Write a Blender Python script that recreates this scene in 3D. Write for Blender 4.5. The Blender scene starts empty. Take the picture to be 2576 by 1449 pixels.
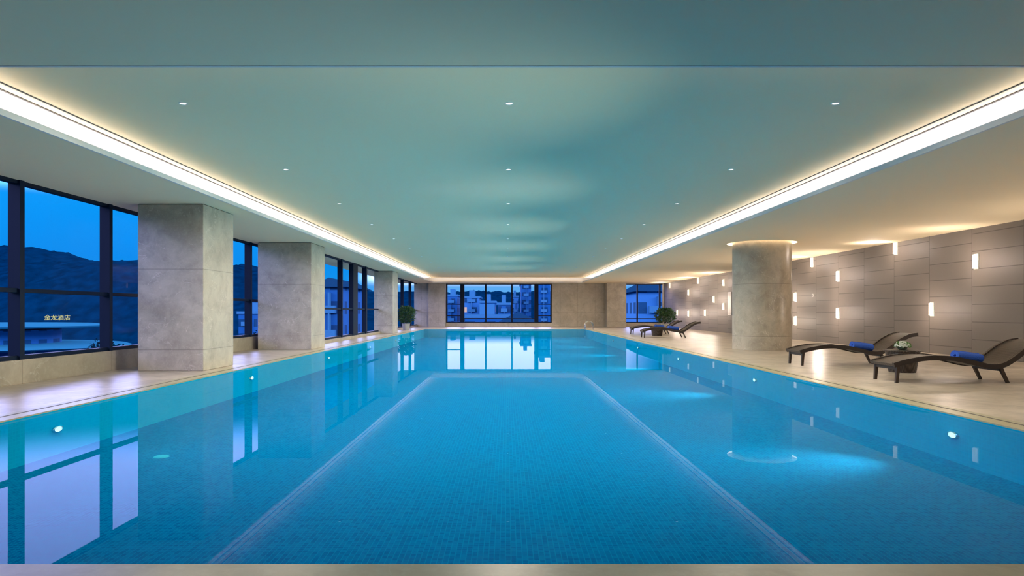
import bpy, bmesh, math, random
from mathutils import Vector, Matrix, noise
random.seed(7)
scene=bpy.context.scene
COL=scene.collection
scene.view_settings.view_transform='Standard'
scene.view_settings.look='None'
H=1.2; F=1717.0; VX=1275.0; VY=783.0
ZS=3.36; ZC=3.75

# ------------------------------------------------------------ node helpers
class NT:
    def __init__(s,nt): s.nt=nt
    def n(s,t,**k):
        nd=s.nt.nodes.new(t)
        for a,b in k.items(): setattr(nd,a,b)
        return nd
    def l(s,a,b): s.nt.links.new(a,b)
    def val(s,inp,v):
        if hasattr(v,'is_output') or isinstance(v,bpy.types.NodeSocket): s.l(v,inp)
        else: inp.default_value=v
    def math(s,op,a,b=0.0,c=0.0,clamp=False):
        m=s.n('ShaderNodeMath',operation=op,use_clamp=clamp)
        s.val(m.inputs[0],a); s.val(m.inputs[1],b); s.val(m.inputs[2],c)
        return m.outputs[0]
    def mix(s,f,a,b,blend='MIX'):
        m=s.n('ShaderNodeMix',data_type='RGBA',blend_type=blend)
        s.val(m.inputs[0],f); s.val(m.inputs[6],a); s.val(m.inputs[7],b)
        return m.outputs[2]
    def ramp(s,f,stops):
        r=s.n('ShaderNodeValToRGB')
        e=r.color_ramp.elements
        while len(e)<len(stops): e.new(0.5)
        for el,(p,c) in zip(e,stops):
            el.position=p; el.color=c if len(c)==4 else (*c,1)
        s.l(f,r.inputs[0]); return r.outputs[0]
    def noise(s,vec,scale,detail=4,rough=.5,dist=0):
        t=s.n('ShaderNodeTexNoise'); s.l(vec,t.inputs['Vector'])
        t.inputs['Scale'].default_value=scale; t.inputs['Detail'].default_value=detail
        t.inputs['Roughness'].default_value=rough; t.inputs['Distortion'].default_value=dist
        return t.outputs[0]
    def smooth(s,v,a,b):
        m=s.n('ShaderNodeMapRange',interpolation_type='SMOOTHSTEP'); s.l(v,m.inputs[0])
        m.inputs[1].default_value=a; m.inputs[2].default_value=b
        return m.outputs[0]
    def pos(s): return s.n('ShaderNodeNewGeometry').outputs['Position']
    def xyz(s,v):
        x=s.n('ShaderNodeSeparateXYZ'); s.l(v,x.inputs[0]); return x.outputs
    def line(s,c,period,off,w):
        a=s.math('ADD',c,-off); a=s.math('DIVIDE',a,period); a=s.math('FRACT',a)
        return s.math('LESS_THAN',a,w/period)
    def bump(s,h,st,d=.02):
        b=s.n('ShaderNodeBump'); b.inputs['Strength'].default_value=st; b.inputs['Distance'].default_value=d
        s.l(h,b.inputs['Height']); return b.outputs[0]

def c4(c): return (*c,1.0)
def newmat(name):
    m=bpy.data.materials.new(name); m.use_nodes=True
    nt=NT(m.node_tree); b=m.node_tree.nodes['Principled BSDF']
    return m,nt,b
def plain(name,col,rough=.5,metal=0,var=.08,scale=6,emit=None,es=0,bump=0,spec=.5):
    m,t,b=newmat(name)
    p=t.n('ShaderNodeTexCoord').outputs['Object']
    nz=t.noise(p,scale)
    lo=tuple(max(0,c*(1-var)) for c in col); hi=tuple(min(1,c*(1+var)) for c in col)
    t.l(t.mix(nz,c4(lo),c4(hi)),b.inputs['Base Color'])
    b.inputs['Roughness'].default_value=rough; b.inputs['Metallic'].default_value=metal
    b.inputs['Specular IOR Level'].default_value=spec
    if emit: b.inputs['Emission Color'].default_value=c4(emit); b.inputs['Emission Strength'].default_value=es
    if bump: t.l(t.bump(nz,bump),b.inputs['Normal'])
    return m
def marble(name,a,bc,vein,rough,joints=(),jcol=.6,scale=1.0,spec=.5,mott=.35,vs=.55,spk=.3):
    m,t,b=newmat(name)
    p=t.pos(); x=t.xyz(p)
    n1=t.noise(p,.9*scale,8,.62,.5)
    col=t.ramp(n1,[(.36,a),(.64,bc)])
    n4=t.noise(p,2.6*scale,6,.6,.5)
    col=t.mix(t.math('MULTIPLY',t.smooth(n4,.48,.70),mott),col,c4(tuple(c*.70 for c in a)))
    n2=t.noise(p,1.0*scale,5,.55,.9)
    v=t.math('ABSOLUTE',t.math('SUBTRACT',n2,.5))
    vf=t.math('SUBTRACT',1.0,t.smooth(v,0.0,.008))
    mask=t.smooth(t.noise(p,1.3*scale,2),.40,.62)
    col=t.mix(t.math('MULTIPLY',t.math('MULTIPLY',vf,mask),vs),col,c4(vein))
    n3=t.noise(p,14*scale,6,.7)
    col=t.mix(t.math('MULTIPLY',t.smooth(n3,.45,.75),spk),col,c4(tuple(c*1.25 for c in bc)))
    f=None
    for ax,per,off,w in joints:
        l=t.line(x[ax],per,off,w); f=l if f is None else t.math('MAXIMUM',f,l)
    if f is not None: col=t.mix(t.math('MULTIPLY',f,jcol),col,c4(tuple(c*.35 for c in a)))
    t.l(col,b.inputs['Base Color'])
    b.inputs['Roughness'].default_value=rough
    b.inputs['Specular IOR Level'].default_value=spec
    return m

M={}
M['ceil']=plain('ceiling_paint',(.98,.84,.56),.9,var=.01,scale=1,spec=.1)
M['soffit']=plain('soffit_paint',(.97,.84,.59),.85,var=.01,scale=1,spec=.1)
M['white']=plain('white_trim_paint',(.82,.80,.76),.6,var=.02)
M['groove']=plain('dark_groove',(.10,.09,.08),.7)
M['column']=marble('column_marble',(.34,.30,.235),(.48,.435,.345),(.72,.66,.56),.32,[(2,1.62,.42,.012)],mott=.32,vs=.6,scale=1.9)
M['wallstone']=marble('wall_marble',(.40,.35,.27),(.54,.485,.385),(.66,.61,.53),.3,[(2,1.1,0,.012),(0,1.35,.1,.014)])
M['deck']=marble('deck_marble',(.29,.25,.195),(.47,.41,.33),(.60,.54,.45),.33,[(0,1.2,.0,.008),(1,1.2,.2,.008)],.45,scale=1.3,mott=.6,vs=.4,spk=.15,spec=.28)
M['coping']=marble('coping_stone',(.27,.25,.145),(.35,.325,.20),(.42,.40,.3),.35,[(1,.8,.1,.006)],.4,vs=.2,spec=.25)
M['frame']=plain('dark_aluminium',(.003,.010,.028),.5,spec=.15)
M['chrome']=plain('chrome',(.7,.7,.7),.12,1)
M['plinth']=marble('sill_marble',(.28,.24,.18),(.39,.335,.26),(.5,.46,.4),.3,[(1,2.53,1.15,.01)],spec=.3)

# wall tiles
m,t,b=newmat('taupe_wall_tile'); p=t.pos(); x=t.xyz(p)
cv=t.n('ShaderNodeCombineXYZ'); t.l(x[2],cv.inputs[0]); t.l(t.math('ADD',x[1],.1),cv.inputs[1])
br=t.n('ShaderNodeTexBrick',offset=.5,offset_frequency=2); t.l(cv.outputs[0],br.inputs['Vector'])
br.inputs['Scale'].default_value=1; br.inputs['Brick Width'].default_value=.46; br.inputs['Row Height'].default_value=1.8
br.inputs['Mortar Size'].default_value=.012; br.inputs['Mortar Smooth'].default_value=.2; br.inputs['Bias'].default_value=0
br.inputs['Color1'].default_value=(.155,.135,.116,1); br.inputs['Color2'].default_value=(.17,.149,.128,1); br.inputs['Mortar'].default_value=(.07,.06,.05,1)
nz=t.noise(p,9,5,.6)
t.l(t.mix(t.math('MULTIPLY',nz,.3),br.outputs['Color'],(.19,.168,.146,1)),b.inputs['Base Color']); b.inputs['Roughness'].default_value=.55
hh=t.math('SUBTRACT',1.0,br.outputs['Fac']); t.l(t.bump(hh,.4,.01),b.inputs['Normal'])
M['walltile']=m

# pool mosaic
m,t,b=newmat('blue_pool_mosaic'); p=t.pos(); x=t.xyz(p)
cv=t.n('ShaderNodeCombineXYZ'); t.l(t.math('ADD',x[0],x[2]),cv.inputs[0]); t.l(x[1],cv.inputs[1])
br=t.n('ShaderNodeTexBrick',offset=0); t.l(cv.outputs[0],br.inputs['Vector'])
br.inputs['Scale'].default_value=1; br.inputs['Brick Width'].default_value=.04; br.inputs['Row Height'].default_value=.04
br.inputs['Mortar Size'].default_value=.003; br.inputs['Bias'].default_value=0
br.inputs['Color1'].default_value=(.0,.085,.245,1); br.inputs['Color2'].default_value=(.0,.145,.33,1); br.inputs['Mortar'].default_value=(.0,.20,.37,1)
nz=t.noise(p,.25,3)
base=t.mix(t.math('MULTIPLY',nz,.35),br.outputs['Color'],(.0,.19,.30,1))
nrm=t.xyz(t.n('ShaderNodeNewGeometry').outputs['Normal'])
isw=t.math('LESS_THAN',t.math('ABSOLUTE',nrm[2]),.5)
side=t.mix(.65,base,(.0,.36,.52,1))  # upright faces coloured lighter, standing in for light the pool walls miss
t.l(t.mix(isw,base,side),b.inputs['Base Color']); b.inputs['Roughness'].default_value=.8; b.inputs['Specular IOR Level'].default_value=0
M['mosaic']=m
M['lane']=plain('pale_drain',(.03,.35,.48),.5,spec=0)

# water
m,t,b=newmat('still_water'); t.nt.nodes.remove(b)
out=t.nt.nodes['Material Output']
tr=t.n('ShaderNodeBsdfTransparent'); tr.inputs[0].default_value=(.70,.97,1,1)
gl=t.n('ShaderNodeBsdfGlossy'); gl.inputs['Roughness'].default_value=0; gl.inputs[0].default_value=(.85,.85,1,1)
fr=t.n('ShaderNodeFresnel'); fr.inputs['IOR'].default_value=1.22
ms=t.n('ShaderNodeMixShader'); t.l(t.math('MULTIPLY',fr.outputs[0],.25),ms.inputs[0]); t.l(tr.outputs[0],ms.inputs[1]); t.l(gl.outputs[0],ms.inputs[2]); t.l(ms.outputs[0],out.inputs[0])
M['water']=m
# glass
m,t,b=newmat('window_glass'); t.nt.nodes.remove(b)
out=t.nt.nodes['Material Output']
tr=t.n('ShaderNodeBsdfTransparent'); tr.inputs[0].default_value=(.90,.97,1,1)
gl=t.n('ShaderNodeBsdfGlossy'); gl.inputs['Roughness'].default_value=.0
fr=t.n('ShaderNodeFresnel'); fr.inputs['IOR'].default_value=1.2
ms=t.n('ShaderNodeMixShader'); t.l(t.math('MULTIPLY',fr.outputs[0],.02),ms.inputs[0]); t.l(tr.outputs[0],ms.inputs[1]); t.l(gl.outputs[0],ms.inputs[2]); t.l(ms.outputs[0],out.inputs[0])
M['glass']=m

def emis(name,col,st):
    m,t,b=newmat(name)
    b.inputs['Base Color'].default_value=c4(col); b.inputs['Emission Color'].default_value=c4(col); b.inputs['Emission Strength'].default_value=st
    return m
M['lampglow']=emis('warm_lamp_glow',(1,.88,.72),1.4)
M['ringglow']=emis('warm_ring_glow',(1,.78,.5),6)
M['downglow']=emis('downlight_glow',(1,.95,.88),5)
M['uwglow']=emis('underwater_lamp_glow',(.75,1,1),.9)
M['goldglow']=emis('golden_sign_glow',(.9,.72,.10),.07)

# wicker
m,t,b=newmat('dark_wicker'); p=t.n('ShaderNodeTexCoord').outputs['Object']
w1=t.n('ShaderNodeTexWave',wave_type='BANDS',bands_direction='X'); t.l(p,w1.inputs[0]); w1.inputs['Scale'].default_value=14
w2=t.n('ShaderNodeTexWave',wave_type='BANDS',bands_direction='Y'); t.l(p,w2.inputs[0]); w2.inputs['Scale'].default_value=14
ww=t.math('MULTIPLY',w1.outputs[1],w2.outputs[1])
t.l(t.mix(ww,(.018,.012,.009,1),(.08,.055,.04,1)),b.inputs['Base Color']); b.inputs['Roughness'].default_value=.4
t.l(t.bump(ww,.6,.01),b.inputs['Normal'])
M['wicker']=m
M['darkwood']=plain('dark_leg_wood',(.03,.018,.012),.4)
M['towel']=plain('blue_towel',(.03,.12,.60),.95,var=.25,scale=60,bump=.6)
M['bowl']=plain('green_glazed_bowl',(.10,.13,.09),.3)
M['petal']=plain('white_petal',(.80,.83,.74),.6)
M['leaf']=plain('dark_leaf',(.03,.09,.025),.45,var=.6,scale=5)
M['flowerleaf']=plain('light_leaf',(.12,.25,.06),.5,var=.5,scale=9)
M['pot']=plain('white_planter',(.45,.44,.40),.35)
M['soil']=plain('soil',(.04,.03,.02),.9)
M['bark']=plain('bark',(.07,.05,.035),.9)
M['board']=plain('notice_board_face',(.5,.48,.44),.4)
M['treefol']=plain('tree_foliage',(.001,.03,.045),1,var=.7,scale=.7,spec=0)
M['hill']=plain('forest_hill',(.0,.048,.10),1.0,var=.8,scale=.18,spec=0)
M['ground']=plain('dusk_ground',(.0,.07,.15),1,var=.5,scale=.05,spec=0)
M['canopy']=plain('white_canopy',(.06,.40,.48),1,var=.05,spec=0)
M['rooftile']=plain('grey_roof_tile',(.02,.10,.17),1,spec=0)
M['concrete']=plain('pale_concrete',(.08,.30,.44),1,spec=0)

def facade(name,wall,win,lit,bw,rh,seed):
    m,t,b=newmat(name); p=t.pos(); x=t.xyz(p)
    u=t.math('ADD',x[0],x[1]); cv=t.n('ShaderNodeCombineXYZ'); t.l(t.math('DIVIDE',u,bw),cv.inputs[0]); t.l(t.math('DIVIDE',x[2],rh),cv.inputs[1])
    fu=t.math('FRACT',t.math('DIVIDE',u,bw)); fz=t.math('FRACT',t.math('DIVIDE',x[2],rh))
    a=t.math('MULTIPLY',t.math('GREATER_THAN',fu,.22),t.math('LESS_THAN',fu,.78))
    c=t.math('MULTIPLY',t.math('GREATER_THAN',fz,.28),t.math('LESS_THAN',fz,.82))
    f=t.math('MULTIPLY',a,c)
    fl=t.n('ShaderNodeVectorMath',operation='FLOOR'); t.l(cv.outputs[0],fl.inputs[0])
    wn=t.n('ShaderNodeTexWhiteNoise',noise_dimensions='3D'); ad=t.n('ShaderNodeVectorMath',operation='ADD'); ad.inputs[1].default_value=(seed,0,0); t.l(fl.outputs[0],ad.inputs[0]); t.l(ad.outputs[0],wn.inputs[0])
    on=t.math('MULTIPLY',f,t.math('GREATER_THAN',wn.outputs[0],1-lit))
    t.l(t.mix(f,c4(wall),c4(win)),b.inputs['Base Color']); b.inputs['Roughness'].default_value=.8; b.inputs['Specular IOR Level'].default_value=.05
    b.inputs['Emission Color'].default_value=(1,.6,.3,1); t.l(t.math('MULTIPLY',on,.7),b.inputs['Emission Strength'])
    return m
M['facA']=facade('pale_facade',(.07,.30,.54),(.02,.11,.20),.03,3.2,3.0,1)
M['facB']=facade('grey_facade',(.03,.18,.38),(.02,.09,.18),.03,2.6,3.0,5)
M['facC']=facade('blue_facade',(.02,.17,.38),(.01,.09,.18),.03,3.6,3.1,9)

# ------------------------------------------------------------ mesh builder
class MB:
    def __init__(s): s.v=[]; s.f=[]; s.T=Matrix.Identity(4)
    def add(s,vs,fs):
        o=len(s.v); s.v+= [tuple(s.T@Vector(v)) for v in vs]; s.f+=[tuple(i+o for i in f) for f in fs]; return s
    def box(s,a,b):
        x0,y0,z0=a; x1,y1,z1=b
        return s.add([(x0,y0,z0),(x1,y0,z0),(x1,y1,z0),(x0,y1,z0),(x0,y0,z1),(x1,y0,z1),(x1,y1,z1),(x0,y1,z1)],
          [(0,3,2,1),(4,5,6,7),(0,1,5,4),(1,2,6,5),(2,3,7,6),(3,0,4,7)])
    def quad(s,*p): return s.add(p,[(0,1,2,3)])
    def lathe(s,prof,n=32,cx=0,cy=0,closed=False,sx=1,sy=1):
        vs=[];fs=[];k=len(prof)
        for i in range(n):
            a=2*math.pi*i/n
            for r,z in prof: vs.append((cx+r*math.cos(a)*sx,cy+r*math.sin(a)*sy,z))
        kk=k if closed else k-1
        for i in range(n):
            j=(i+1)%n
            for q in range(kk):
                q2=(q+1)%k
                fs.append((i*k+q,j*k+q,j*k+q2,i*k+q2))
        return s.add(vs,fs)
    def tube(s,pts,r,n=10,radii=None):
        pts=[Vector(p) for p in pts]; vs=[];fs=[]
        up=Vector((0,0,1))
        for i,p in enumerate(pts):
            d=(pts[min(i+1,len(pts)-1)]-pts[max(i-1,0)]).normalized()
            a=d.cross(up)
            if a.length<.05: a=d.cross(Vector((0,1,0)))
            a.normalize(); c=d.cross(a)
            rr=radii[i] if radii else r
            for q in range(n):
                t=2*math.pi*q/n; vs.append(tuple(p+a*math.cos(t)*rr+c*math.sin(t)*rr))
        for i in range(len(pts)-1):
            for q in range(n):
                q2=(q+1)%n; fs.append((i*n+q,i*n+q2,(i+1)*n+q2,(i+1)*n+q))
        fs.append(tuple(range(n))[::-1]); o=(len(pts)-1)*n; fs.append(tuple(o+q for q in range(n)))
        return s.add(vs,fs)
    def obj(s,name,mat,parent=None,loc=(0,0,0),smooth=False,bevel=0):
        me=bpy.data.meshes.new(name); me.from_pydata(s.v,[],s.f); me.update()
        bm=bmesh.new(); bm.from_mesh(me); bmesh.ops.recalc_face_normals(bm,faces=bm.faces); bm.to_mesh(me); bm.free()
        if smooth:
            for p in me.polygons: p.use_smooth=True
        me.materials.append(M[mat])
        o=bpy.data.objects.new(name,me); COL.objects.link(o); o.location=loc
        if parent: o.parent=parent
        if smooth and smooth!='all':
            md=o.modifiers.new('edge','EDGE_SPLIT'); md.split_angle=math.radians(40)
        if bevel:
            md=o.modifiers.new('bevel','BEVEL'); md.width=bevel; md.segments=2
        return o
def top(o,label,cat,group=None,kind=None):
    o['label']=label; o['category']=cat
    if group: o['group']=group
    if kind: o['kind']=kind
    return o
def struct(o,label=None,cat=None):
    o['kind']='structure'
    if label: o['label']=label
    if cat: o['category']=cat
    return o
def empty(name,loc,rz=0):
    e=bpy.data.objects.new(name,None); e.empty_display_size=.2; COL.objects.link(e); e.location=loc; e.rotation_euler=(0,0,rz); return e
def copy_tree(o,loc,rz=None):
    n=o.copy(); COL.objects.link(n); n.location=loc
    if rz is not None: n.rotation_euler=(0,0,rz)
    for ch in o.children:
        c=ch.copy(); COL.objects.link(c); c.parent=n
        for g in ch.children:
            k=g.copy(); COL.objects.link(k); k.parent=c
    return n
def light(name,kind,loc,rot,energy,col,parent=None,**k):
    d=bpy.data.lights.new(name,kind); d.energy=energy; d.color=col
    for a,b in k.items(): setattr(d,a,b)
    o=bpy.data.objects.new(name,d); COL.objects.link(o); o.location=loc; o.rotation_euler=rot
    if parent: o.parent=parent
    return o

# ------------------------------------------------------------ room shell
PX0,PX1,PY0,PY1=-5.5,5.2,3.23,45.8
CW=.34
RX0,RX1,RY0,RY1=-8.3,12.2,-3.0,53.0
fx0,fx1,fy0,fy1=PX0-CW,PX1+CW,PY0-CW,PY1+CW
b=MB()
for (x0,x1,y0,y1) in [(RX0,fx0,RY0,RY1),(fx1,RX1,RY0,RY1),(fx0,fx1,RY0,fy0),(fx0,fx1,fy1,RY1)]:
    b.box((x0,y0,-.3),(x1,y1,0))
struct(b.obj('floor','deck'),'polished beige marble pool deck','floor')
b=MB()
for (x0,x1,y0,y1) in [(fx0,PX0,fy0,fy1),(PX1,fx1,fy0,fy1),(PX0,PX1,fy0,PY0),(PX0,PX1,PY1,fy1)]:
    b.box((x0+.0,y0+.0,-.012),(x1,y1,.004))
cop=b.obj('pool_coping','coping'); top(cop,'tan stone coping framing the swimming pool','pool edge')
b=MB(); g=.20
for (x0,x1,y0,y1) in [(PX0-g-.03,PX0-g,PY0-g,PY1+g),(PX1+g,PX1+g+.03,PY0-g,PY1+g),(PX0-g,PX1+g,PY0-g-.03,PY0-g),(PX0-g,PX1+g,PY1+g,PY1+g+.03)]:
    b.box((x0,y0,.002),(x1,y1,.007))
b.obj('drain_slot','groove',parent=cop)
# basin
D=.55; b=MB()
b.box((PX0-.02,PY0-.02,-D-.1),(PX1+.02,PY1+.02,-D))
b.box((PX0-.1,PY0,-D),(PX0,PY1,-.012)); b.box((PX1,PY0,-D),(PX1+.1,PY1,-.012))
b.box((PX0,PY0-.1,-D),(PX1,PY0,-.012)); b.box((PX0,PY1,-D),(PX1,PY1+.1,-.012))
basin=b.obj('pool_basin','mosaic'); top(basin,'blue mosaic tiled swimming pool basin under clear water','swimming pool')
w=MB().quad((PX0,PY0,-.02),(PX1,PY0,-.02),(PX1,PY1,-.02),(PX0,PY1,-.02)).obj('pool_water','water')
top(w,'still clear water filling the indoor pool','water',kind='stuff')

# soffit with round opening
CCX,CCY,CR=8.1,21.7,.89
b=MB(); z=ZS
LX0,LX1,LY0,LY1=-5.59,5.73,6.0,51.5
S=1.2
def rect(x0,x1,y0,y1,zz=ZS): b.quad((x0,y0,zz),(x1,y0,zz),(x1,y1,zz),(x0,y1,zz))
rect(RX0,LX0,RY0,53.3); rect(LX0,LX1,RY0,LY0); rect(LX0,LX1,LY1,53.3)
rect(LX1,CCX-S,RY0,53.3); rect(CCX+S,RX1+.2,RY0,53.3); rect(CCX-S,CCX+S,RY0,CCY-S); rect(CCX-S,CCX+S,CCY+S,53.3)
N=64; HR=1.05
for i in range(N):
    pts=[]
    for a in (2*math.pi*i/N,2*math.pi*(i+1)/N):
        c,s_=math.cos(a),math.sin(a); k=S/max(abs(c),abs(s_))
        pts.append(((CCX+HR*c,CCY+HR*s_,z),(CCX+k*c,CCY+k*s_,z)))
    b.quad(pts[0][0],pts[0][1],pts[1][1],pts[1][0])
struct(b.obj('ceiling','soffit'),'lower perimeter ceiling','ceiling')
b=MB(); BX0,BX1,BY0,BY1=-6.2,6.34,5.55,51.95
b.box((BX0,BY0,ZC),(BX1,BY1,ZC+.1))
struct(b.obj('ceiling.001','ceil'),'raised central ceiling with lit edges','ceiling')
b=MB()
b.box((BX0-.05,BY0,ZS+.005),(BX0,BY1,ZC)); b.box((BX1,BY0,ZS+.005),(BX1+.05,BY1,ZC))
b.box((BX0,BY0-.05,ZS+.005),(BX1,BY0,ZC)); b.box((BX0,BY1,ZS+.005),(BX1,BY1+.05,ZC))
b.box((BX0,BY0,ZC-.004),(-5.84,BY1,ZC-.001)); b.box((5.96,BY0,ZC-.004),(BX1,BY1,ZC-.001))
struct(b.obj('trim_1','white'),'white inner faces of the light cove','trim')
b=MB(); t_=.04; lh=.07
b.box((LX0,LY0,ZS-.004),(LX0+t_,LY1,ZS+lh)); b.box((LX1-t_,LY0,ZS-.004),(LX1,LY1,ZS+lh))
b.box((LX0+t_,LY0,ZS-.004),(LX1-t_,LY0+t_,ZS+lh)); b.box((LX0+t_,LY1-t_,ZS-.004),(LX1-t_,LY1,ZS+lh))
struct(b.obj('trim_2','white'),'white cove lip','trim')
b=MB()
for o_,w_ in ((0,.02),(.17,.03)):
    a0,a1=-5.62-o_,5.74+o_
    b.box((a0-w_,6.1,ZC-.010),(a0,51.4,ZC-.001)); b.box((a1,6.1,ZC-.010),(a1+w_,51.4,ZC-.001))
struct(b.obj('trim_3','groove'),'dark slot air diffusers','trim')
# ring recess
b=MB(); b.lathe([(1.22,ZS+.002),(1.22,ZS+.26),(CR-.02,ZS+.26)],64,CCX,CCY)
struct(b.obj('trim_4','white',smooth=True),'round recess above the column','trim')

# cove lights
cz=ZS+.03; warm=(.98,.93,1.06); per=3.9; sp=math.radians(140)
L1=LY1-LY0
light('cove_light','AREA',(-5.96,(LY0+LY1)/2,cz),(math.pi,0,0),per*L1,warm,shape='RECTANGLE',size=.08,size_y=L1,spread=sp)
light('cove_light','AREA',(6.10,(LY0+LY1)/2,cz),(math.pi,0,0),per*L1,warm,shape='RECTANGLE',size=.08,size_y=L1,spread=sp)
light('cove_light','AREA',(.07,LY0-.22,cz),(math.pi,0,0),per*1.0*11.3,warm,shape='RECTANGLE',size=11.3,size_y=.08)
light('cove_light','AREA',(.07,LY1+.22,cz),(math.pi,0,0),per*.35*11.3,warm,shape='RECTANGLE',size=11.3,size_y=.08,spread=sp)

# walls
struct(MB().box((RX1,RY0,0),(RX1+.2,RY1+.3,ZS)).obj('wall_right','walltile'),'taupe stone tile wall with small lamps','wall')
struct(MB().box((RX0,RY0-.2,0),(RX1+.2,RY0,ZS)).obj('wall_near','wallstone'),'marble wall','wall')
struct(MB().box((-8.3,RY0,0),(-8.0,23.0,.40)).obj('wall_left','plinth'),'low marble sill wall','wall')
struct(MB().box((-7.05,23.2,0),(-6.75,36.4,.12)).obj('wall_left.001','plinth'),'low marble sill wall','wall')
struct(MB().box((-8.3,23.0,0),(-6.8,23.2,ZS)).obj('wall_left.002','wallstone'),'marble return wall','wall')
struct(MB().box((-7.15,38.3,0),(-6.9,53,.12)).obj('wall_left.003','plinth'),'low marble sill wall','wall')
b=MB(); wy=53.0
WA0,WA1,WB0,WB1=-4.72,3.49,9.1,12.1; SZ=.3; TZ=3.33
b.box((-7.2,wy,0),(WA0,wy+.3,ZS)); b.box((WA0,wy,0),(WA1,wy+.3,SZ)); b.box((WA1,wy,0),(WB0,wy+.3,ZS)); b.box((WB0,wy,0),(WB1,wy+.3,SZ)); b.box((WB1,wy,0),(RX1,wy+.3,ZS))
b.box((WA0,wy,TZ),(WA1,wy+.3,ZS)); b.box((WB0,wy,TZ),(WB1,wy+.3,ZS))
struct(b.obj('wall_far','wallstone'),'beige marble end wall','wall')
struct(MB().box((-6.05,52.6,0),(WA0-.02,53,ZS)).obj('wall_far.001','wallstone'),'beige marble pilaster','wall')

# windows
wn=[0]
def window(axis,s0,s1,c,z0,z1,mull,trans,fw=.1,fd=.2,extra=None,first=True):
    wn[0]+=1
    f=MB(); g_=MB()
    def bx(mb,sa,sb,ta,tb,za,zb):
        if axis=='y': mb.box((c+ta,sa,za),(c+tb,sb,zb))
        else: mb.box((sa,c+ta,za),(sb,c+tb,zb))
    h=fd/2
    bx(f,s0,s1,-h*.6,h*.6,z0,z0+.07); bx(f,s0,s1,-h*.6,h*.6,z1-.06,z1)
    for mm,w_ in mull: bx(f,mm-w_/2,mm+w_/2,-h,h,z0,z1)
    for ta,tb,tz in trans: bx(f,ta,tb,-h*.6,h*.6,tz-.035,tz+.035)
    o=f.obj('window_%d'%wn[0],'frame'); struct(o,'dark framed window looking out at dusk','window')
    if axis=='y': g_.quad((c,s0,z0+.02),(c,s1,z0+.02),(c,s1,z1-.02),(c,s0,z1-.02))
    else: g_.quad((s0,c,z0+.02),(s1,c,z0+.02),(s1,c,z1-.02),(s0,c,z1-.02))
    g_.obj('glass_pane','glass',parent=o)
ys=[11.27+2.53*k for k in range(-5,5)]+[23.0]
for a,c_ in zip(ys[:-1],ys[1:]):
    window('y',a,c_,-8.1,.40,ZS,[(a,.11)],[(a,c_,1.545)])
ys=[23.2,28.2,30.6,33.0,36.4]
for i,(a,c_) in enumerate(zip(ys[:-1],ys[1:])):
    window('y',a,c_,-6.9,.12,ZS,[(a+.05,.12)] if i<2 else [(a+.1,.9 if i==2 else .3)],[(a,c_,1.3)])
ys=[38.3,42.0,45.7,49.4,53.0]
for a,c_ in zip(ys[:-1],ys[1:]):
    window('y',a,c_,-7.02,.12,ZS,[(a+.06,.12)],[(a,c_,1.3)])
window('x',WA0,WA1,53.15,SZ,TZ,[(WA0+.05,.1),(-3.46,.32),(-1.64,.12),(.4,.12),(2.3,.32),(WA1-.05,.1)],
       [(WA0,-3.46,1.75),(WA0,-3.46,.85),(2.3,WA1,1.75),(2.3,WA1,.85),(-3.46,2.3,.62)],fd=.16)
window('x',WB0,WB1,53.15,SZ,TZ,[(WB0+.05,.1),(10.15,.1),(11.9,.12)],[(WB0,WB1,.62)],fd=.16)

# ------------------------------------------------------------ columns
def sqcol(x0,x1,y0,y1,lab):
    b=MB().box((x0,y0,0),(x1,y1,ZS-.012)); o=b.obj('square_column','column',bevel=.012)
    top(o,lab,'column',group='square marble columns by the windows')
    k=MB().box((x0+.02,y0+.02,ZS-.012),(x1-.02,y1-.02,ZS)); k.obj('shadow_gap','groove',parent=o)
sqcol(-7.41,-6.09,13.7,15.2,'square grey marble column nearest the wide windows')
sqcol(-7.81,-6.13,21.4,22.98,'broad square grey marble column beside the pool')
sqcol(-7.1,-6.1,36.5,38.2,'slim square grey marble column beside potted shrub')
sqcol(7.6,9.08,51.9,52.98,'square beige marble pier against the end wall')
b=MB(); b.lathe([(0,0),(CR,0),(CR,ZS+.25),(0,ZS+.25)],72,CCX,CCY)
rc=b.obj('round_column','column',smooth=True); top(rc,'round polished marble column with glowing ring at its top','column')
b=MB(); b.lathe([(1.10,ZS+.02),(1.16,ZS+.02),(1.16,ZS+.07),(1.10,ZS+.07)],64,CCX,CCY,closed=True)
b.obj('ring_light','ringglow',parent=rc)

# ------------------------------------------------------------ downlights
DOWN_E=490
src=None
for k in range(11):
    for X in (-3.97,.03,4.03):
        loc=(X,8.37+3.9*k,ZC)
        if src is None:
            src=MB().lathe([(.035,-.002),(.048,-.008),(.053,0),(.035,0)],24,closed=True).obj('recessed_downlight','white',loc=loc,smooth=True)
            MB().lathe([(0,-.003),(.035,-.003),(.035,-.001),(0,-.001)],24).obj('lens','downglow',parent=src)
            light('downlight_beam','SPOT',(0,0,-.03),(0,0,0),DOWN_E,(1,.88,.74),parent=src,spot_size=math.radians(168),spot_blend=.9,shadow_soft_size=0)
            top(src,'small round recessed ceiling downlight','ceiling light',group='ceiling downlights over the pool')
        else: copy_tree(src,loc)

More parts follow.
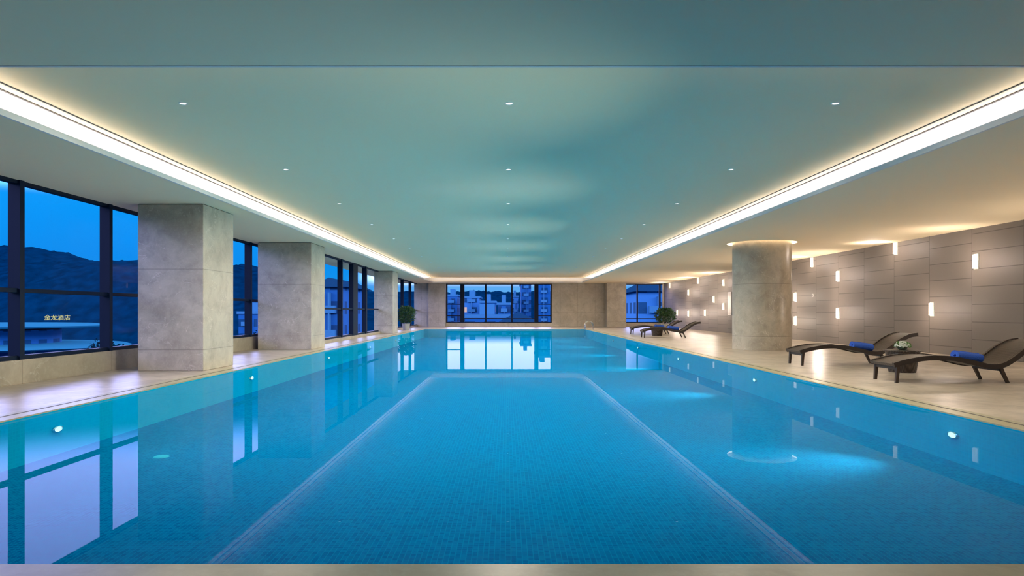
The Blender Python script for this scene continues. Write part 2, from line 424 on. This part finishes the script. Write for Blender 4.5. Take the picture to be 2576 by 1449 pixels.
# ------------------------------------------------------------ wall lamps
lamps=[(2457,658),(2346,778),(2255,625),(2110,695),(2110,788),(2045,660),(2003,747),(2003,807),(1822,711),(1822,771),(1797,753),(1775,787),(1757,706),(1733,736),(1733,789),(1705,787),(1686,718)]
pos=[]
for x,y in lamps:
    d=12.2*F/(x-VX); pos.append((d,H+(VY-y)*d/F))
pos+=[(14.2,1.6),(12.4,2.5),(10.2,1.3),(7.6,2.3),(4.5,1.7)]  # lamps out of view, added to warm the near right deck and soffit
src=None
for d,z in pos:
    loc=(RX1,d,z)
    if src is None:
        src=MB().box((-.02,-.09,-.20),(0,.09,.20)).obj('wall_lamp','white',loc=loc)
        MB().box((-.08,-.06,-.18),(-.02,.06,.18)).obj('lamp_shade','lampglow',parent=src,bevel=.008)
        light('lamp_fill','POINT',(-.75,0,0),(0,0,0),48,(1,.81,.68),parent=src,shadow_soft_size=0)  # unseen fill light floating off the wall, added to brighten wall, soffit and deck
        top(src,'small glowing rectangular lamp on taupe tile wall','wall lamp',group='scattered wall lamps')
    else: copy_tree(src,loc)

# underwater lamps
src=None
for X,sg in ((PX1,-1),(PX0,1)):
    for k in range(6):
        loc=(X,7.94+6.35*k+(.4 if sg>0 else 0),-.24)
        e=empty('underwater_lamp',loc,math.pi if sg<0 else 0)
        if src is None:
            bz=MB(); bz.T=Matrix.Scale(1.2,4,(0,1,0))@Matrix.Scale(.5,4,(0,0,1))@Matrix.Rotation(math.pi/2,4,'Y'); bz.lathe([(.06,0),(.085,0),(.08,.02),(.06,.025)],24,closed=True)
            o1=bz.obj('bezel','chrome',parent=e,smooth=True)
            b2=MB(); b2.T=bz.T; b2.lathe([(0,.018),(.06,.012),(.06,.0),(0,0)],24)
            o2=b2.obj('lens','uwglow',parent=e); src=(o1,o2)
        else:
            for q in src:
                c=q.copy(); COL.objects.link(c); c.parent=e
        top(e,'oval glowing underwater lamp set in pool wall','pool light',group='underwater pool lamps')
        v=Vector((1,0,.14)); rot=v.to_track_quat('-Z','Y').to_euler()
        l=light('lamp_beam','SPOT',(.06,0,.2),rot,820 if sg<0 else 90,(1,1,.85),parent=e,spot_size=math.radians(88),spot_blend=1.0,shadow_soft_size=0)

# ------------------------------------------------------------ loungers
prof=[(0,.33),(.25,.40),(.6,.45),(1.0,.44),(1.35,.37),(1.62,.31),(1.82,.33),(2.0,.43),(2.2,.58),(2.42,.69),(2.60,.72)]
def catm(ps,n=6):
    out=[]
    P=[ps[0]]+ps+[ps[-1]]
    for i in range(1,len(P)-2):
        for k in range(n):
            t=k/n; r=[]
            for a in range(2):
                p0,p1,p2,p3=P[i-1][a],P[i][a],P[i+1][a],P[i+2][a]
                r.append(.5*((2*p1)+(-p0+p2)*t+(2*p0-5*p1+4*p2-p3)*t*t+(-p0+3*p1-3*p2+p3)*t**3))
            out.append(tuple(r))
    out.append(ps[-1]); return out
cp=catm(prof)
def make_lounger(loc):
    e=empty('sun_lounger',loc)
    W=.38
    def band(y0,y1,th,off):
        mb=MB(); vs=[]; fs=[]; n=len(cp)
        for i,(u,z) in enumerate(cp):
            a=cp[max(0,i-1)]; c=cp[min(n-1,i+1)]
            d=Vector((c[0]-a[0],c[1]-a[1])).normalized(); nx,nz=-d[1],d[0]
            t0=(u+nx*off,z+nz*off); t1=(u+nx*(off-th),z+nz*(off-th))
            vs+=[(t0[0],y0,t0[1]),(t0[0],y1,t0[1]),(t1[0],y1,t1[1]),(t1[0],y0,t1[1])]
        for i in range(n-1):
            for q in range(4):
                q2=(q+1)%4; fs.append((i*4+q,i*4+q2,i*4+4+q2,i*4+4+q))
        fs+=[(0,1,2,3),((n-1)*4,(n-1)*4+1,(n-1)*4+2,(n-1)*4+3)]
        return mb.add(vs,fs)
    band(-W+.05,W-.05,.045,-.01).obj('seat','wicker',parent=e,smooth=True)
    for y0,y1 in ((-W,-W+.055),(W-.055,W)):
        band(y0,y1,.08,.008).obj('side_rail','wicker',parent=e,smooth=True,bevel=.01)
    for (ut,ub,zt) in ((.09,.07,.30),(1.80,1.93,.27)):
        for sg in (-1,1):
            mb=MB(); yt=sg*(W-.05); h=.028; hb=.022
            vs=[(ut-h,yt-h,zt),(ut+h,yt-h,zt),(ut+h,yt+h,zt),(ut-h,yt+h,zt),(ub-hb,yt-hb,0),(ub+hb,yt-hb,0),(ub+hb,yt+hb,0),(ub-hb,yt+hb,0)]
            mb.add(vs,[(0,1,2,3),(7,6,5,4),(0,4,5,1),(1,5,6,2),(2,6,7,3),(3,7,4,0)])
            mb.obj('leg','darkwood',parent=e)
    MB().box((.07,-W+.06,.22),(.12,W-.06,.28)).obj('cross_bar','darkwood',parent=e)
    MB().box((1.79,-W+.06,.2),(1.84,W-.06,.25)).obj('cross_bar','darkwood',parent=e)
    return e
l0=make_lounger((6.45,11.75,0))
GL='wicker loungers along the pool deck'
top(l0,'curved dark wicker sun lounger with blue rolled towel','sun lounger',group=GL)
for loc in [(6.45,15.4,0),(6.15,31.2,0),(6.45,35.6,0)]:
    copy_tree(l0,loc)
# towels
def make_towel(loc,rz):
    e=MB(); n=80; th=.016; L=.24
    pts=[]
    for i in range(n+1):
        t=i/n; a=t*2*math.pi*3.2; r=.015+.062*t
        pts.append((r,a))
    vs=[];fs=[]
    for r,a in pts:
        for rr in (r,r+th):
            for xx in (-L,L): vs.append((xx,rr*math.cos(a)*1.15,.085+rr*math.sin(a)*.93))
    for i in range(n):
        o=i*4
        fs+=[(o,o+1,o+5,o+4),(o+2,o+6,o+7,o+3),(o,o+4,o+6,o+2),(o+1,o+3,o+7,o+5)]
    fs+=[(0,2,3,1),(n*4,n*4+1,n*4+3,n*4+2)]
    e.add(vs,fs); o=e.obj('rolled_towel','towel',loc=loc,smooth=True); o.rotation_euler=(0,.12,rz)
    top(o,'rolled royal blue towel on dark wicker lounger','towel',group='rolled blue towels on loungers'); return o
t0=make_towel((7.92,11.75,.335),.12)
for loc in [(8.0,15.4,.33),(7.6,31.2,.35),(7.95,35.6,.33)]:
    copy_tree(t0,loc)
    
# side table
def make_table(loc):
    e=empty('side_table',loc)
    MB().lathe([(0,.40),(.33,.40),(.34,.42),(.33,.44),(0,.44)],40).obj('table_top','wicker',parent=e,smooth=True)
    MB().lathe([(0,.0),(.24,.0),(.25,.05),(.27,.2),(.30,.38),(.30,.40),(0,.40)],40).obj('table_base','wicker',parent=e,smooth=True)
    return e
tb=make_table((7.82,13.5,0)); top(tb,'round dark wicker side table between two loungers','side table',group='wicker side tables')
copy_tree(tb,(7.35,33.4,0))
# flowers
def make_flowers(loc):
    e=empty('flower_arrangement',loc)
    MB().lathe([(0,0),(.06,0),(.085,.02),(.095,.05),(.09,.055),(.07,.04),(0,.04)],28).obj('bowl','bowl',parent=e,smooth=True)
    fl=MB(); lf=MB()
    for i in range(64):
        ph=math.acos(1-.95*(i+.5)/64); th=i*2.39996
        c=Vector((math.sin(ph)*math.cos(th)*.125,math.sin(ph)*math.sin(th)*.125,.06+math.cos(ph)*.10))
        nrm=(c-Vector((0,0,.03))).normalized(); q=nrm.to_track_quat('Z','Y').to_matrix().to_4x4()
        for ring,(n_,rl,tilt) in enumerate([(6,.032,.2),(5,.021,.9)]):
            for k in range(n_):
                a=2*math.pi*k/n_+ring*.5
                fl.T=Matrix.Translation(c)@q@Matrix.Rotation(a,4,'Z')@Matrix.Rotation(-tilt,4,'Y')
                fl.add([(0,0,0),(rl*.5,-rl*.45,.004),(rl,0,.002),(rl*.5,rl*.45,.004)],[(0,1,2,3)])
    for i in range(90):
        th=random.uniform(0,2*math.pi); ph=random.uniform(.6,1.75)
        c=Vector((math.sin(ph)*math.cos(th)*.12,math.sin(ph)*math.sin(th)*.12,.06+math.cos(ph)*.09))
        q=(c-Vector((0,0,.05))).normalized().to_track_quat('X','Z').to_matrix().to_4x4()
        lf.T=Matrix.Translation(c)@q@Matrix.Rotation(random.uniform(0,3),4,'X')
        lf.add([(0,0,0),(.025,-.014,0),(.052,0,.004),(.025,.014,0)],[(0,1,2,3)])
    fl.T=Matrix.Identity(4)
    a=fl.obj('blossoms','petal',parent=e); a['kind']='stuff'
    a=lf.obj('leaves','flowerleaf',parent=e); a['kind']='stuff'
    return e
top(make_flowers((7.82,13.5,.441)),'white flowers massed in a low bowl on side table','flowers')

# potted shrubs
def make_shrub(loc,hh,w):
    e=empty('potted_shrub',loc)
    MB().lathe([(0,0),(.17,0),(.19,.02),(.25,.40),(.27,.42),(.25,.43),(.22,.38),(0,.38)],32).obj('pot','pot',parent=e,smooth=True)
    MB().lathe([(0,.40),(.225,.385)],24).obj('soil','soil',parent=e)
    st=MB(); 
    for i in range(6):
        a=i*1.05; st.tube([(0,0,.38),(.1*math.cos(a),.1*math.sin(a),.6),(.26*math.cos(a),.26*math.sin(a),hh*.75)],.012,6)
    st.obj('stems','bark',parent=e)
    lf=MB()
    for i in range(1100):
        a=random.uniform(0,2*math.pi); r=w*math.sqrt(random.random()); zz=random.uniform(-1,1)
        rr=r*math.sqrt(max(0,1-zz*zz*.8)); c=Vector((rr*math.cos(a),rr*math.sin(a),(.5+hh)/2+zz*(hh-.5)/2))
        d=(c-Vector((0,0,.5))).normalized()+Vector([random.uniform(-.5,.5) for _ in range(3)])
        q=d.to_track_quat('X','Z').to_matrix().to_4x4(); lf.T=Matrix.Translation(c)@q@Matrix.Rotation(random.uniform(-1,1),4,'X')
        L=random.uniform(.1,.2)
        lf.add([(0,0,0),(L*.45,-L*.22,.01),(L,0,-.02),(L*.45,L*.22,.01)],[(0,1,2,3)])
    lf.T=Matrix.Identity(4); q=lf.obj('foliage','leaf',parent=e); q['kind']='stuff'
    return e
top(make_shrub((-6.35,43.0,0),1.45,.55),'leafy green shrub in pale pot near dark windows','potted plant')
top(make_shrub((9.85,42.5,0),1.32,.62),'bushy green shrub in pale pot near wicker loungers','potted plant')

# pool ladder
e=empty('pool_ladder',(5.2,44.6,0)); top(e,'chrome pool grab rails at the deck edge','pool ladder')
for dy in (-.3,.3):
    pts=[(.42,dy,.0),(.42,dy,.25),(.38,dy,.45),(.26,dy,.56),(.1,dy,.56),(-.03,dy,.48),(-.08,dy,.3),(-.08,dy,-.45)]
    MB().tube(pts,.018,10).obj('handrail','chrome',parent=e,smooth=True)
for zz in (-.15,-.4):
    MB().box((-.12,-.28,zz-.015),(-.04,.28,zz+.015)).obj('step','chrome',parent=e)
# floor drain
o=MB().lathe([(0,.012),(.07,.012),(.085,.006),(.09,0),(0,0)],28).obj('pool_drain','lane',loc=(-4.15,8.2,-D),smooth=True)
top(o,'round pale drain cover on blue pool floor','drain')
# notice board and switches
e=MB().box((-.03,-.3,0),(0,.3,1.25)).obj('notice_board','white',loc=(RX1-.001,37.3,1.0)); top(e,'pale notice board on taupe tile wall','notice board')
MB().box((-.036,-.26,.04),(-.03,.26,1.21)).obj('board_face','board',parent=e)
e=MB().box((-.02,-.06,-.06),(0,.06,.06)).obj('wall_switch','white',loc=(RX1,12.2*F/(2045-VX),H+(VY-743)*27.2/F),bevel=.006); top(e,'small white switch plate on taupe tile wall','switch')
MB().box((-.028,-.03,-.04),(-.02,.03,.04)).obj('rocker','groove',parent=e)

# ------------------------------------------------------------ outdoors
GZ=-14.0
o=MB().quad((-900,-300,GZ),(500,-300,GZ),(500,1200,GZ),(-900,1200,GZ)).obj('ground','ground'); top(o,'dark ground of the city outside at dusk','ground')
# hills
def hill(name,x0,x1,y0,y1,fn,nx,ny,lab):
    vs=[];fs=[]
    for j in range(ny+1):
        for i in range(nx+1):
            x=x0+(x1-x0)*i/nx; y=y0+(y1-y0)*j/ny
            vs.append((x,y,fn(x,y,j/ny)))
    for j in range(ny):
        for i in range(nx):
            a=j*(nx+1)+i; fs.append((a,a+1,a+nx+2,a+nx+1))
    o=MB().add(vs,fs).obj(name,'hill',smooth='all'); top(o,lab,'hill')
def h1(x,y,t):
    az=x/max(y,1)
    top_=1.2+y*(.073+.010*math.sin(az*9+1)+.026*noise.noise(Vector((x*.014,y*.01,3))))
    fall=min(1,max(0,(-az-.18)/.2)); fall=fall*fall*(3-2*fall)
    target=top_*fall+(1-fall)*(1.2+y*.026)
    env=math.sin(min(1,t*1.15)*math.pi/2)
    return GZ-1+(target-GZ+1)*env+2.0*noise.noise(Vector((x*.07,y*.07,0)))+2.0*abs(noise.noise(Vector((x*.3,y*.3,5))))
hill('wooded_hill',-740,60,290,450,h1,500,60,'dark wooded hill against the blue dusk sky')
# pavilion
e=empty('round_pavilion',(-98,120,GZ)); top(e,'low round pavilion with white disc roofs','building')
MB().lathe([(0,12.6),(24,13.0),(26,12.7),(25.5,12.4),(0,11.8)],72,sy=.7).obj('roof','canopy',parent=e,smooth=True)
MB().lathe([(0,10.1),(29,9.4),(30,9.1),(29,8.8),(0,8.8)],72,sy=.7).obj('lower_roof','canopy',parent=e,smooth=True)
MB().lathe([(18,0),(18,12)],48,sy=.7).obj('drum','facC',parent=e)
tc=bpy.data.curves.new('sign_text','FONT'); tc.body='\u91d1\u9f99\u9152\u5e97'; tc.size=1.0; tc.extrude=.05
tmp=bpy.data.objects.new('sign_tmp',tc); COL.objects.link(tmp); bpy.context.view_layer.update()
me=bpy.data.meshes.new_from_object(tmp.evaluated_get(bpy.context.evaluated_depsgraph_get()))
bpy.data.objects.remove(tmp); bpy.data.curves.remove(tc)
me.materials.clear(); me.materials.append(M['goldglow'])
to=bpy.data.objects.new('rooftop_sign',me); COL.objects.link(to)
to.location=(-80.0,118,-.25); to.rotation_euler=(math.pi/2,0,.3); top(to,'dim golden character sign above pavilion roof','sign')

def building(x0,x1,y0,y1,z1,mat,lab,gable=False,balc=True):
    cx,cy=(x0+x1)/2,(y0+y1)/2; e=empty('apartment_building',(cx,cy,GZ)); top(e,lab,'building')
    a,c=(x1-x0)/2,(y1-y0)/2; h=z1-GZ
    MB().box((-a,-c,0),(a,c,h)).obj('body',mat,parent=e)
    if balc:
        for f in ((-.5,.45) if a>3 else (0,)):
            mb=MB(); zz=3.0; hw=1.2 if a>3 else a*.5
            mb.box((f*a-.1,-c-.88,0),(f*a+.1,-c,h-1))
            while zz<h-1:
                mb.box((f*a-hw,-c-.9,zz),(f*a+hw,-c,zz+.9)); zz+=3.0
            mb.obj('balcony_stack','concrete',parent=e)
    if gable:
        mb=MB(); o_=.8
        mb.add([(-a-o_,-c-o_,h-.3),(a+o_,-c-o_,h-.3),(a+o_,c+o_,h-.3),(-a-o_,c+o_,h-.3),(0,-c-o_,h+a*.55),(0,c+o_,h+a*.55)],
               [(0,1,4),(1,2,5,4),(2,3,5),(3,0,4,5),(0,3,2,1)])
        mb.obj('roof','rooftile',parent=e)
    else:
        mb=MB().box((-a-.3,-c-.3,h),(a+.3,c+.3,h+.6)).box((-a*.4,-c*.4,h+.6),(a*.3,c*.3,h+2.6)); mb.obj('roof','concrete',parent=e)
def bpx(xa,xb,ytop,d,dep,mat,lab,**k):
    building((xa-VX)*d/F,(xb-VX)*d/F,d,d+dep,H+(VY-ytop)*d/F,mat,lab,**k)
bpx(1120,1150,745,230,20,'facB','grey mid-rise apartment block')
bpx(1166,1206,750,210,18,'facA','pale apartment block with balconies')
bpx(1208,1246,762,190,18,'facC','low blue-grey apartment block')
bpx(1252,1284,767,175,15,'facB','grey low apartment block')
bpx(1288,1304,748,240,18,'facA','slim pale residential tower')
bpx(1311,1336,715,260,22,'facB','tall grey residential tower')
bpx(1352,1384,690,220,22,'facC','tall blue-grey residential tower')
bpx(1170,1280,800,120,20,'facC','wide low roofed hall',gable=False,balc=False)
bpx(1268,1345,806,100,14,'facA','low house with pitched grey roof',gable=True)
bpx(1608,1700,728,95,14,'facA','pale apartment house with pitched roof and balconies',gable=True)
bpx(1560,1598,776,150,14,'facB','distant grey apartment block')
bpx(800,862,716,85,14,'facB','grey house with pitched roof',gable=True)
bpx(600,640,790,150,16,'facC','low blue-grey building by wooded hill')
# trees
def make_tree(loc,s=1):
    e=empty('street_tree',loc)
    MB().tube([(0,0,0),(.1,0,4),(0,.1,8)],.25,8,radii=[.35,.25,.12]).obj('trunk','bark',parent=e)
    lf=MB()
    for i in range(2600):
        v=Vector([random.gauss(0,1) for _ in range(3)]).normalized()*random.random()**.4
        bump_=1+.25*math.sin(v.x*5+1)*math.cos(v.y*4)
        c=Vector((v.x*3.4*bump_,v.y*3.4*bump_,8.5+v.z*3.6*bump_))
        q=Vector([random.uniform(-1,1) for _ in range(3)]).to_track_quat('X','Z').to_matrix().to_4x4()
        lf.T=Matrix.Translation(c)@q; L=.45
        lf.add([(0,0,0),(L*.5,-L*.4,.1),(L,0,0),(L*.5,L*.4,.1)],[(0,1,2,3)])
    lf.T=Matrix.Identity(4); q=lf.obj('foliage','treefol',parent=e); q['kind']='stuff'
    return e
t1=make_tree((-29,50,GZ)); top(t1,'dark leafy street tree outside the windows','tree',group='street trees outside')
for loc in [(-38,59,GZ-1),(-47,68,GZ-1.5),(-29,60,GZ-1.5),(-62,78,GZ-3.5),(-73,84,GZ-4),(-53,90,GZ-1),(-42,82,GZ-1),(-31,73,GZ-1),(-34,96,GZ)]:
    copy_tree(t1,loc,random.uniform(0,6))

# ------------------------------------------------------------ world
w=bpy.data.worlds.new('dusk_sky'); scene.world=w; w.use_nodes=True
t=NT(w.node_tree); bg=w.node_tree.nodes['Background']
tc=t.n('ShaderNodeTexCoord').outputs['Generated']; x=t.xyz(tc)
el=t.math('MAXIMUM',x[2],0.0)
nz=t.noise(tc,5,4)
s=t.math('MULTIPLY',el,2.0)
left=t.ramp(s,[(0,(.01,.33,.80)),(.14,(.0,.27,.88)),(.28,(.0,.33,.98)),(.38,(.47,.44,1)),(.75,(.49,.46,1)),(1,(.06,.14,.4))])
lg=t.math('ADD',1.0,t.math('MULTIPLY',t.smooth(el,.14,.18),t.math('MULTIPLY',t.math('SUBTRACT',1.0,t.smooth(el,.33,.42)),8.4)))
fwd=t.ramp(s,[(0,(.10,.40,.85)),(.07,(.12,.42,.90)),(.095,(.88,.80,1)),(.75,(.55,.55,1)),(1,(.06,.14,.4))])
f=t.smooth(x[1],.972,.99)
sky=t.mix(f,left,fwd)
sky=t.mix(t.math('MULTIPLY',nz,.08),sky,(.1,.5,.9,1))
t.l(sky,bg.inputs[0])
fl=t.math('ADD',1.0,t.math('MULTIPLY',t.smooth(el,.036,.05),4.8))
stv=t.math('ADD',t.math('MULTIPLY',lg,t.math('SUBTRACT',1.0,f)),t.math('MULTIPLY',f,fl))
t.l(stv,bg.inputs[1])

# ------------------------------------------------------------ camera
cd=bpy.data.cameras.new('camera'); cam=bpy.data.objects.new('camera',cd); COL.objects.link(cam)
cam.location=(0,0,H); cam.rotation_euler=(math.pi/2,0,0)
cd.sensor_width=36; cd.lens=36*F/2576; cd.shift_x=(1288-VX)/2576; cd.shift_y=(VY-724.5)/2576
cd.clip_start=.05; cd.clip_end=3000
scene.camera=cam
